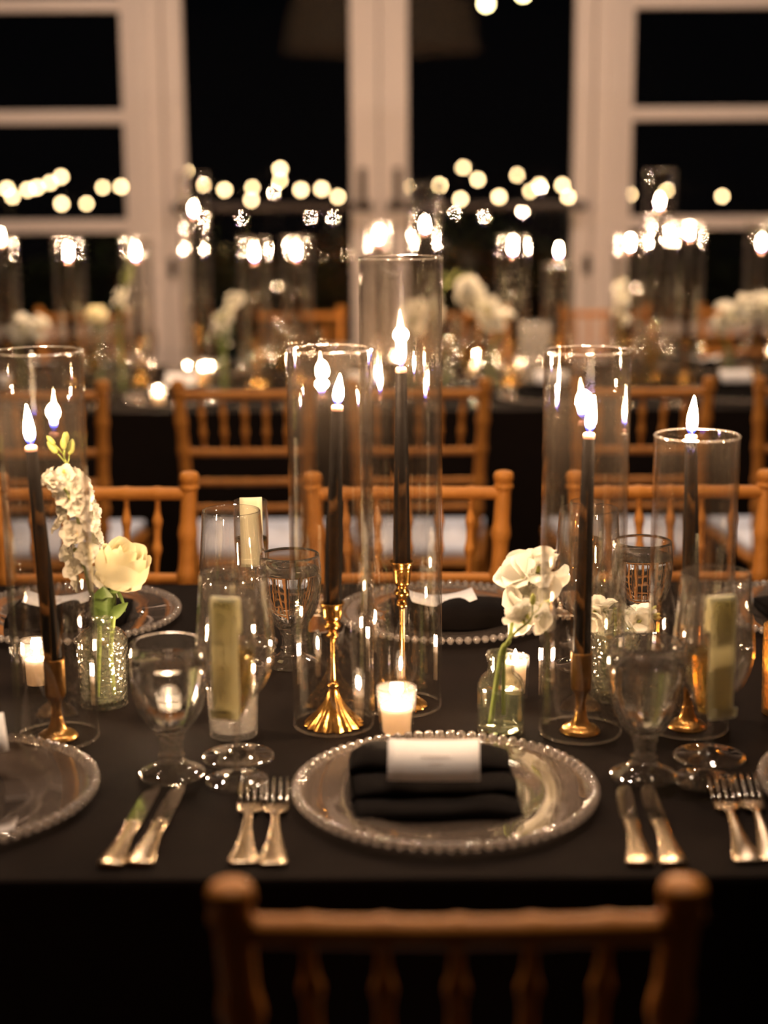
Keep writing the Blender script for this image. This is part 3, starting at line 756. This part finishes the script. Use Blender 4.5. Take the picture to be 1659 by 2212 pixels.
lay('k', 'across the table, right of the far water goblet', (690, 1290), (672, 1398)); lay('k', 'across the table, touching the far plate at left', (712, 1292), (697, 1395))
lay('f', 'across the table, beside the far plate at right', (1212, 1282), (1208, 1380)); lay('f', 'across the table, behind the right black candle', (1237, 1282), (1235, 1380))

# ================================================================== FLOWERS AND VASES
@cached
def vase_mesh():
    o = [(0, 0), (.0270, 0), (.0292, .003), (.0290, .008), (.0295, .012), (.0310, .050), (.0325, .084), (.0315, .090), (.0240, .098), (.0155, .103), (.0145, .110), (.0150, .113), (.0182, .116), (.0185, .119), (.0160, .1215)]
    i = [(.0135, .121), (.0120, .113), (.0120, .104), (.0215, .0955), (.0280, .087), (.0285, .050), (.0265, .012), (.0200, .009), (0, .0085)]
    return lathe(smooth_prof(o, 2)+smooth_prof(i, 2), 64, lambda a, z: 1 + (.022*math.cos(a*28) if z < .010 else 0), 'vase')
@cached
def bottle_mesh():
    o = [(0, 0), (.0255, 0), (.0282, .003), (.0286, .010), (.0286, .052), (.0275, .061), (.0235, .069), (.0180, .074), (.0162, .078), (.0160, .090), (.0178, .092), (.0180, .097), (.0168, .0995)]
    i = [(.0148, .099), (.0142, .090), (.0142, .078), (.0160, .072), (.0215, .0665), (.0255, .060), (.0265, .052), (.0265, .010), (.0240, .006), (0, .005)]
    return lathe(smooth_prof(o, 2)+smooth_prof(i, 2), 48, name='bottle')
@cached
def bottle_water(r, z0, z1): return lathe([(0, z0), (r*.95, z0), (r, z0+.004), (r, z1-.001), (r*.97, z1), (0, z1)], 40, name='water')
def vase(words, loc, kind):
    t = thing('bud_vase' if kind == 'e' else 'bud_bottle', ('embossed glass bud vase ' if kind == 'e' else 'clear glass bud bottle ') + words, 'vase', loc, group='bud vases')
    if kind == 'e': obj('glass', vase_mesh(), M_VASE, t); obj('water', bottle_water(.0258, .010, .076), M_STILL, t)
    else: obj('glass', bottle_mesh(), M_BOTTLE, t); obj('water', bottle_water(.0258, .0065, .050), M_STILL, t)
@cached
def rose_petal(R, h, span, lip, seed):
    rnd = random.Random(seed); nu, nv = 8, 8; V, Fc = [], []
    for i in range(nu+1):
        u = -1+2*i/nu
        for j in range(nv+1):
            v = j/nv
            prof = math.sin(min(1, v*1.25+.08)*PI/2)**.8                      # bud swelling
            close = 1 - .34*max(0, v-.5)/.5
            r = R*prof*close + lip*max(0, v-.55)**2*5*(1-.3*u*u) + R*.06*u*u*v
            top = h*(1 - .28*abs(u)**2.6)
            z = top*v - lip*1.2*max(0, v-.8)*3*(.6+.4*math.cos(u*2)) + .0012*math.sin(u*5+seed)*v
            a = u*span*(.55+.45*math.sin(PI*(.2+v*.48)))
            V.append((r*math.sin(a), -r*math.cos(a), z))
    for i in range(nu):
        for j in range(nv): Fc.append((i*(nv+1)+j, (i+1)*(nv+1)+j, (i+1)*(nv+1)+j+1, i*(nv+1)+j+1))
    return mesh_from(V, Fc, 'petal')
@cached
def leaf_mesh(w_, l_):
    V, Fc = [], []; n = 8
    for i in range(n+1):
        t = i/n; hw = w_*math.sin(PI*min(1, t*.96+.03))**.8*(1-.25*t)
        for u in (-1, -.5, 0, .5, 1): V.append((u*hw, -.25*l_*t*t + abs(u)*hw*.25, l_*t))
    for i in range(n):
        for k in range(4): Fc.append((i*5+k, i*5+k+1, (i+1)*5+k+1, (i+1)*5+k))
    return mesh_from(V, Fc, 'leaf')
def rose(label, base, head, tilt, s=1, mat=None, group='white flowers'):
    """base: stem foot, head: receptacle, tilt: euler of the bloom"""
    t = thing('rose', label, 'flower', base, group=group); h = Vector(head) - Vector(base)
    st = obj('stem', sweep(spline([(0, 0, 0), (h.x*.25-.003, h.y*.3, h.z*.4), (h.x*.7, h.y*.7, h.z*.75), h], 6), .0021*s, 8, 'stem'), M_STEM, t)
    E_ = Euler(tilt); R = E_.to_matrix()
    k = 0
    for ring, (rr, hh, sp, lp, n) in enumerate(((.0065, .044, 1.7, 0, 2), (.0125, .046, 1.25, .0, 3), (.0190, .047, 1.1, .0010, 3), (.0240, .046, 1.05, .0022, 4), (.0275, .042, 1.0, .0050, 4))):
        for i in range(n):
            a = 2*PI*(i/n) + ring*.75 + random.uniform(-.12, .12)
            o = obj('petal', rose_petal(rr, hh, sp, lp, ring*3+i % 3), mat or M_ROSE, t, h, (E_.to_matrix() @ Matrix.Rotation(a, 3, 'Z')).to_euler(), s)
    for i in range(5):
        a = i*2*PI/5
        obj('sepal', leaf_mesh(.0042, .026), M_LEAF, t, h + R @ Vector((0, 0, -.001)), (R @ Matrix.Rotation(a, 3, 'Z') @ Matrix.Rotation(2.15, 3, 'X')).to_euler(), s)
    obj('receptacle', lathe(smooth_prof([(0, -.006), (.004, -.005), (.0062, 0), (.0055, .004), (0, .005)], 3), 12, name='receptacle'), M_LEAF, t, h, tilt, s)
    return t
@cached
def blossom_mesh(kind, seed):
    """kind 'stock': ruffled double floret 2 cm wide; 'bell': open bloom with five cupped petals"""
    rnd = random.Random(seed); V, Fc = [], []
    rings = ((5, .0125, .35), (4, .0085, .85), (3, .0050, 1.2)) if kind == 'stock' else ((3, .026, .55), (3, .024, .95))
    for n, ln, lift in rings:
        a0 = rnd.uniform(0, 6)
        for i in range(n):
            a = a0 + 2*PI*i/n + rnd.uniform(-.2, .2); el = lift + rnd.uniform(-.15, .2)
            R = Matrix.Rotation(a, 3, 'Z') @ Matrix.Rotation(-el, 3, 'Y'); b = len(V); nu, nv = 4, 4
            for j in range(nv+1):
                v = j/nv; hw = ln*(.52 if kind == 'stock' else .50)*math.sin(PI*(.10+.72*v))**.8
                for k in range(nu+1):
                    u = -1+2*k/nu; ruf = (.10*math.sin(u*5+i*2+seed)*v if kind == 'stock' else .05*math.sin(u*4+i)*v)
                    V.append(R @ Vector((ln*v*(1-.12*u*u*v), u*hw, ln*(ruf + .22*u*u*v - .28*max(0, v-.6)**2*(3 if kind == 'stock' else 4)))))
            for j in range(nv):
                for k in range(nu): Fc.append((b+j*(nu+1)+k, b+(j+1)*(nu+1)+k, b+(j+1)*(nu+1)+k+1, b+j*(nu+1)+k+1))
    return mesh_from(V, Fc, 'blossom')
@cached
def bud_mesh(): return lathe(smooth_prof([(0, 0), (.0026, .002), (.0036, .006), (.0030, .011), (.0012, .0145), (0, .0155)], 3), 10, name='bud')
def spray(name, label, path, kind, blooms, buds, s=1, leaves=(), group='white flowers', mat=None, seed=0):
    """path: world points of the stem; blooms: (t0, t1, count, radius)"""
    rnd = random.Random(seed); base = Vector(path[0]); t = thing(name, label, 'flower', base, group=group)
    P = [p-base for p in spline(path, 10)]; n = len(P)
    obj('stem', sweep(P, [.0024*s*(1-.6*i/n) for i in range(n)], 8, 'stem'), M_STEM, t)
    def at(f): x = f*(n-1); i = min(int(x), n-2); return P[i].lerp(P[i+1], x-i), (P[i+1]-P[i]).normalized()
    t0, t1, cnt, rad = blooms
    for k in range(cnt):
        f = t0 + (t1-t0)*(k+.5)/cnt; p, d = at(f); a = k*2.4 + rnd.uniform(-.3, .3)
        side = d.orthogonal().normalized(); side = Matrix.Rotation(a, 3, d) @ side
        nrm = (side + d*rnd.uniform(.15, .55)).normalized(); q = p + side*rad*(1-.35*(f-t0)/(t1-t0))*rnd.uniform(.55, 1.45)
        rot = nrm.to_track_quat('Z', 'Y').to_euler()
        obj('blossom', blossom_mesh(kind, k % 5), mat or M_PETAL, t, q, rot, s*rnd.uniform(.85, 1.12))
        if kind == 'stock' and k % 3 == 0 or kind == 'bell':
            obj('calyx', bud_mesh(), M_BUD, t, p + side*rad*.2, (side + d*.6).to_track_quat('Z', 'Y').to_euler(), s*.8)
    for k in range(buds):
        f = t1 + (1-t1)*(k+1)/max(1, buds); p, d = at(min(1, f)); a = k*2.2; side = Matrix.Rotation(a, 3, d) @ d.orthogonal().normalized()
        v = (side*.55 + d).normalized(); tip = p + v*.012*s
        o = obj('bud', bud_mesh(), M_BUD, t, tip, v.to_track_quat('Z', 'Y').to_euler(), s*(1.05-.07*k))
        obj('bud_stalk', sweep([p, p.lerp(tip, .6), tip], .0008*s, 6, 'stalk'), M_STEM, t)
    for (f, l_, w_, a, el) in leaves:
        p, d = at(f); obj('leaf', leaf_mesh(w_, l_), M_LEAF, t, p, (el, 0, a))
    return t
# rose and stock in the embossed vase at left
VA = on_z(226, 1522); vase('holding the cream rose, left of the near goblet', VA, 'e')
ya = VA.y
rose('cream rose facing right in the embossed vase', VA + Vector((.012, .004, .012)), on_y(246, 1268, ya-.006), (.38, .32, .3), 1.36)
A = on_y
spray('stock_flower', 'tall white stock flower spike leaning left above the rose',
      [VA + Vector((-.008, -.004, .012)), VA + Vector((-.002, 0, .115)), A(192, 1265, ya+.004), A(172, 1150, ya), A(162, 1075, ya), A(145, 1010, ya), A(137, 978, ya)], 'stock', (.34, .80, 34, .019), 6, 1.3, seed=3)
spray('stock_flower', 'small white stock sprig drooping at the left of the spike', [A(162, 1110, ya-.01), A(145, 1065, ya-.02), A(122, 1032, ya-.022), A(110, 1040, ya-.026)], 'stock', (.70, 1.0, 5, .006), 0, 1.0, seed=5)
tl = thing('foliage_sprig', 'broad green leaf below the cream rose at the vase mouth', 'leaf', VA + Vector((.002, -.006, .105)))
obj('blade', leaf_mesh(.018, .060), M_LEAF, tl, (0, 0, 0), (.15, .06, .2)); obj('blade', leaf_mesh(.009, .04), M_LEAF, tl, (.006, 0, .004), (.2, .7, .4))
# freesia in the clear bottle right of the votive
VB = on_z(1081, 1580); vase('right of the middle votive, with white blooms', VB, 'b'); yb = VB.y
spray('freesia', 'white freesia stem curving right out of the clear bottle',
      [VB + Vector((-.012, 0, .010)), VB + Vector((0, 0, .098)), A(1100, 1385, yb), A(1108, 1330, yb+.05), A(1120, 1285, yb+.075), A(1155, 1245, yb+.08), A(1178, 1232, yb+.08)], 'bell', (.50, 1.0, 9, .010), 0, 1.35, seed=8)
spray('freesia', 'short white freesia sprig above the clear bottle neck', [VB + Vector((.004, .004, .02)), VB + Vector((.004, 0, .10)), A(1110, 1370, yb-.01), A(1140, 1345, yb-.01), A(1150, 1330, yb-.01)], 'bell', (.62, 1.0, 3, .008), 2, 1.0, seed=9)
# third vase half hidden behind the right goblet
VC = on_z(1325, 1508); vase('half hidden behind the near right water goblet', VC, 'e'); yc = VC.y
spray('freesia', 'white freesia leaning left behind the right black candle', [VC + Vector((0, 0, .012)), VC + Vector((0, 0, .115)), A(1318, 1345, yc), A(1302, 1325, yc), A(1287, 1318, yc)], 'bell', (.72, 1.0, 4, .006), 0, .9, seed=11)
spray('freesia', 'white freesia with green buds above the near right goblet', [VC + Vector((.006, .004, .012)), VC + Vector((.006, 0, .115)), A(1350, 1362, yc), A(1372, 1345, yc), A(1395, 1335, yc)], 'bell', (.70, .95, 4, .006), 3, .8, seed=12)

# ================================================================== THE SECOND TABLE BY THE WINDOWS
def far_tube(px, py, i, y, tube_h, kind):
    """px, py: middle of the flame in the photograph; y: how far into the room it stands"""
    f = on_y(px, py, y); p = Vector((f.x, y, TOP)); hh = f.z - .017 - TOP
    sh = .150 if kind == 'fluted' else .185
    if hh - sh < .12: sh = .10; kind = 'low'
    glass_tube('blurred glass candle tube on the window table, ' + ORD[i], p, tube_h, 'candle tubes on the window table', True)
    candlestick('brass candlestick on the window table, ' + ORD[i], p, kind, round(sh, 3), None, 'candlesticks on the window table')
    taper('lit taper candle on the window table, ' + ORD[i], p + Vector((0, 0, sh-.0115)), round(hh - sh + .0115, 3), (0, 0), 0, (.0108, .0068), .044, 'tapers on the window table')
far_flames = [(2, 515, 5.0, .46, 'fluted'), (148, 551, 5.05, .46, 'fluted'), (293, 551, 5.08, .46, 'fluted'), (418, 455, 5.10, .66, 'tall'), (549, 552, 5.0, .46, 'fluted'), (640, 549, 5.08, .46, 'fluted'),
              (818, 515, 5.12, .50, 'fluted'), (918, 490, 5.05, .62, 'tall'), (1108, 539, 5.0, .46, 'fluted'), (1207, 545, 5.10, .37, 'fluted'), (1361, 530, 5.05, .46, 'fluted'),
              (1425, 440, 5.10, .66, 'tall'), (1489, 505, 5.02, .50, 'fluted'), (1645, 530, 5.06, .50, 'fluted')]
for i, (px, py, y, th, k) in enumerate(far_flames): far_tube(px, py, i, y, th, k)
for i, (px, py) in enumerate(((326, 868), (438, 797), (860, 775), (1017, 787), (1128, 787), (1635, 745))):
    p = on_z(px, py+14, TOP+.02); p.z = TOP; p.y = min(5.5, max(4.56, p.y)); votive('on the window table, ' + ORD[i], p, .0185, .0215, .060, .50, None, 1.2, .020, 'votives on the window table')
xs2 = [-1.16, -.60, -.05, .50, 1.05]
for i, x in enumerate(xs2):
    wd = 'on the near side of the window table, ' + ORD[i]
    plate(wd, Vector((x, 4.69, TOP)), False); napkin(wd, Vector((x-.01, 4.692, TOP+.0045)), 0, i)
    card(wd, Vector((x, 4.735, TOP+.058)), (math.radians(43), 0, .05*(i-2)))
    goblet(wd, Vector((x+.215, 4.79, TOP)), None, 1, True); wine_glass(wd, Vector((x+(.25 if i == 2 else .31), 4.87, TOP)), True); flute(wd, Vector((x+.30, 4.755, TOP)), .150, True)
    fork(wd + ', outer one', (x-.235, 4.50), .0); fork(wd + ', inner one', (x-.203, 4.50), .0); knife(wd, (x+.20, 4.49), 0)
    wd = 'on the window side of the far table, ' + ORD[i]; x += .03
    plate(wd, Vector((x, 5.38, TOP)), False); napkin(wd, Vector((x, 5.378, TOP+.0045)), PI, i+2); card(wd, Vector((x, 5.345, TOP+.038)), (-.1, 0, PI), .010)
    goblet(wd, Vector((x-.215, 5.26, TOP)), None, 1, True); wine_glass(wd, Vector((x-.31, 5.19, TOP)), True); flute(wd, Vector((x-.30, 5.295, TOP)), .150, True)
# flowers of the second table
def far_vase(words, px, y, kind='b'):
    p = Vector((on_y(px, 760, y).x, y, TOP)); vase(words + ' on the window table', p, kind); return p
p = far_vase('with a round white rose', 215, 4.95, 'e'); rose('blurred round white rose on the window table', p+Vector((0, 0, .012)), on_y(212, 705, 4.95), (.2, -.1, 0), 1.35, M_PETAL)
p = far_vase('with a tall green stalk', 262, 4.88, 'b'); spray('stock_flower', 'tall green budded stalk beside the round white rose', [p+Vector((0, 0, .01)), p+Vector((0, 0, .1)), on_y(258, 670, 4.88), on_y(268, 620, 4.88), on_y(282, 575, 4.88)], 'stock', (.5, .72, 6, .010), 12, 1.3, seed=21, mat=M_BUD)
p = far_vase('with low white blooms at far left', 45, 4.95, 'b'); spray('freesia', 'low white blooms at the left end of the window table', [p+Vector((0, 0, .01)), p+Vector((0, 0, .1)), on_y(30, 725, 4.95), on_y(60, 708, 4.95), on_y(85, 712, 4.95)], 'bell', (.5, 1, 9, .018), 0, 1.3, seed=22)
p = far_vase('with a pale spike of stock', 480, 4.90, 'b'); spray('stock_flower', 'pale flower spike left of the tallest tube, window table', [p+Vector((0, 0, .01)), p+Vector((0, 0, .1)), on_y(470, 720, 4.9), on_y(490, 680, 4.9), on_y(510, 640, 4.9)], 'stock', (.42, 1, 16, .018), 0, 1.5, seed=23)
spray('stock_flower', 'green yellow leafy stem in front of the pale spike', [p+Vector((.01, -.02, .01)), p+Vector((.01, -.02, .1)), on_y(485, 740, 4.88), on_y(478, 700, 4.88)], 'stock', (.6, 1, 5, .010), 3, 1.2, leaves=((.5, .08, .015, 0, .2), (.6, .07, .015, 2, .3)), seed=24, mat=M_BUD)
p = far_vase('with a large white cluster', 1060, 4.92, 'e'); spray('orchid', 'large cluster of white blooms right of the tallest tube', [p+Vector((0, 0, .012)), p+Vector((0, 0, .115)), on_y(1085, 705, 4.88), on_y(1060, 680, 4.86), on_y(1020, 640, 4.86), on_y(1005, 620, 4.86)], 'bell', (.42, 1, 16, .020), 0, 1.45, seed=25)
p = far_vase('with a green arching stalk', 960, 4.98, 'b'); spray('stock_flower', 'green arching stalk behind the tallest tube', [p+Vector((0, 0, .01)), p+Vector((0, 0, .1)), on_y(940, 680, 4.98), on_y(965, 610, 4.98), on_y(1000, 600, 4.98)], 'stock', (.45, .62, 5, .012), 8, 1.5, seed=26)
p = far_vase('with white blooms behind the tallest tube', 885, 4.9, 'b'); spray('freesia', 'white blooms seen through the tallest glass tube', [p+Vector((0, 0, .01)), p+Vector((0, 0, .1)), on_y(890, 700, 4.9), on_y(895, 660, 4.9)], 'bell', (.55, 1, 6, .016), 0, 1.2, seed=27)
p = far_vase('with a single calla spike', 1345, 4.9, 'b'); spray('freesia', 'narrow white flower with green stem left of the right tubes', [p+Vector((0, 0, .01)), p+Vector((0, 0, .1)), on_y(1340, 690, 4.9), on_y(1345, 620, 4.9)], 'bell', (.62, 1, 5, .008), 2, 1.1, seed=28)
p = far_vase('with the white cluster at right', 1575, 4.92, 'e'); spray('orchid', 'wide cluster of white blooms at the right edge', [p+Vector((0, 0, .012)), p+Vector((0, 0, .115)), on_y(1545, 700, 4.92), on_y(1590, 675, 4.92), on_y(1640, 665, 4.92), on_y(1690, 680, 4.92)], 'bell', (.40, 1, 18, .022), 3, 1.4, seed=29)
for i, (px, pw) in enumerate(((1155, 75), (735, 65))):
    p = on_y(px, 760, 4.95); p.z = TOP
    tag(obj('frosted_vase', lathe(smooth_prof([(0, 0), (.034, 0), (.036, .004), (.044, .08), (.050, .19 if i == 0 else .13), (.0485, .191 if i == 0 else .131), (.042, .08), (.033, .008), (0, .007)], 3), 40, name='frosted_vase'), M_CRACKLE, None, p),
        ('tall frosted glass vase right of the white cluster', 'low frosted glass vase left of the tallest tube')[i], 'vase')

# ================================================================== PENDANT LAMPS (above the frame, mirrored in the door glass)
def pendant(words, x, y, z, r, watt):
    t = thing('pendant_lamp', 'large bell shaped wicker pendant lamp ' + words, 'lamp', (x, y, z), group='wicker pendant lamps')
    pr = [(r, 0), (r*1.01, .012), (r*.97, .03), (r*.95, .16), (r*.86, .32), (r*.62, .46), (r*.25, .54), (.05, .555), (.05, .548), (r*.24, .533), (r*.60, .452), (r*.84, .315), (r*.93, .16), (r*.95, .03), (r*.985, .004)]
    obj('shade', lathe(pr, 64, name='shade', close=True), M_WICKER, t)
    obj('cord', sweep([(0, 0, .54), (0, 0, 3.299-z)], .004, 8, 'cord'), M_CORD, t)
    obj('bulb', lathe(smooth_prof([(0, .33), (.03, .34), (.045, .37), (.03, .41), (.015, .44), (.013, .47), (0, .471)], 3), 20, name='bulb'), M_LAMPBULB, t)
    lamp('pendant_light', (0, 0, .28), watt, (1, .80, .62), .06, t)
pendant('between the two tables', 0, 4.0, 2.13, .60, PENDANT_W)
def fill_downlight(words, x, y):  # unseen lamps added to brighten the window frames and the tables
    t = thing('fill_downlight', 'added unseen ceiling fill light ' + words, 'ceiling light', (x, y, 3.3), group='added ceiling fill lights')
    obj('trim_ring', lathe([(.060, -.001), (.085, -.001), (.088, -.006), (.084, -.010), (.064, -.012), (.060, -.008)], 40, name='trim_ring', close=True), M_FRAME, t)
    l = bpy.data.lights.new('fill_downlight', 'AREA'); l.shape = 'DISK'; l.size = .12; l.energy = FILL_DOWNLIGHT_W; l.color = (1, .77, .60)
    o = bpy.data.objects.new('fill_downlight_lamp', l); COL.objects.link(o); o.parent = t; o.location = (0, 0, -.013)
for nm, y, dx in (('over the near table', 2.2, .45), ('over the window table', 5.2, 1.2)):
    for sd, x in (('left', -dx), ('right', dx)): fill_downlight('%s, at %s' % (nm, sd), x, y)

# ================================================================== LIGHTS BEYOND THE GLASS (small strings added in place of candle reflections)
OY = 10.6
def reflection_string(words, pts, r=.0185):  # added bulbs, cord and poles stand in for candles mirrored in the panes
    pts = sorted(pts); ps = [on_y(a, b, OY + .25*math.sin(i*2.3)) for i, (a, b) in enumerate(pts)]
    t = thing('reflection_lights', words, 'string lights', ps[0], group='lights added for candle reflections')
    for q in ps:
        b = obj('bulb', bulb_mesh(random.choice((.0145, .0165, .0180))), M_REFLECTION_BULB, t, q-ps[0])
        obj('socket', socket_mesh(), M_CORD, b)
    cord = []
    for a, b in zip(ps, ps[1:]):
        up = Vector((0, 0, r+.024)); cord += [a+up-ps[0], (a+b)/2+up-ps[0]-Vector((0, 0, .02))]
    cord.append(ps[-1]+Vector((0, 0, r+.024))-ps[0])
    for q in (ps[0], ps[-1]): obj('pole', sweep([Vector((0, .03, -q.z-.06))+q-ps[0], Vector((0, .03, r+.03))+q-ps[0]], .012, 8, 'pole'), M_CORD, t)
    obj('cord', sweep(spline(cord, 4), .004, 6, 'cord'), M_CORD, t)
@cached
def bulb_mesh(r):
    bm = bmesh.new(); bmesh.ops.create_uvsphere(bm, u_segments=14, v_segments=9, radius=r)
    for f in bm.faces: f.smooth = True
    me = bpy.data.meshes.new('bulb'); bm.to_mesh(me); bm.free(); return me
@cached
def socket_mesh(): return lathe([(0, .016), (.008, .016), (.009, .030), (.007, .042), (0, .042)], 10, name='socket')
reflection_string('added string of lights in place of candle reflections, left window', [(15, 408), (27, 425), (60, 410), (80, 405), (108, 395), (132, 382), (133, 440), (187, 440), (222, 405), (262, 403), (280, 438), (303, 383)])
reflection_string('added string of lights in place of candle reflections, left door', [(402, 370), (441, 400), (485, 410), (545, 405), (543, 432), (605, 365), (605, 390), (650, 410), (695, 408), (730, 425)])
reflection_string('added string of lights in place of candle reflections, right door', [(880, 404), (950, 400), (995, 430), (1000, 362), (1032, 388), (1078, 425), (1118, 378), (1145, 413), (1165, 400), (1128, 452), (1228, 425), (1215, 400)])
reflection_string('short added string of lights in place of candle reflections, right window', [(1360, 420), (1440, 412), (1560, 424), (1700, 415)])
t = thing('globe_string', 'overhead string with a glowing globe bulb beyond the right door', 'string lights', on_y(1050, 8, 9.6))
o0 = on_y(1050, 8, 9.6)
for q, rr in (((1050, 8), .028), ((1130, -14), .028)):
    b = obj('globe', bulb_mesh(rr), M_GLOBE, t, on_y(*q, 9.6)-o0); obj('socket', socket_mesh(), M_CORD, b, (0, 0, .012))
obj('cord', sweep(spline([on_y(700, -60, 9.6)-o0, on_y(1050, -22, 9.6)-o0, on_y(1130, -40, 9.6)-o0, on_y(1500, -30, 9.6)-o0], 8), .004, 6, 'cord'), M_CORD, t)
# dark hedge below the lights
def hedge(label, x0, x1, y0, y1, z1, n, seed):
    rnd = random.Random(seed); V, Fc = [], []
    for _ in range(n):
        x, y = rnd.uniform(x0, x1), rnd.uniform(y0, y1); z = rnd.random()**.7*z1*(.85+.15*math.sin(x*3)); c = Vector((x, y, z))
        R = Euler((rnd.uniform(0, 6), rnd.uniform(0, 6), rnd.uniform(0, 6))).to_matrix(); s = rnd.uniform(.03, .06); b = len(V)
        for v in ((-.4, 0, 0), (0, -1, .1), (.4, 0, 0), (0, 1, .1)): V.append(c + R @ (Vector(v)*s))
        Fc.append((b, b+1, b+2, b+3))
    o = obj('hedge', mesh_from(V, Fc, 'hedge', False), M_HEDGE); tag(o, label, 'hedge', kind='stuff')
hedge('dark clipped hedge outside below the added lights', -4, 4, 11.1, 11.7, 1.15, 6000, 3)
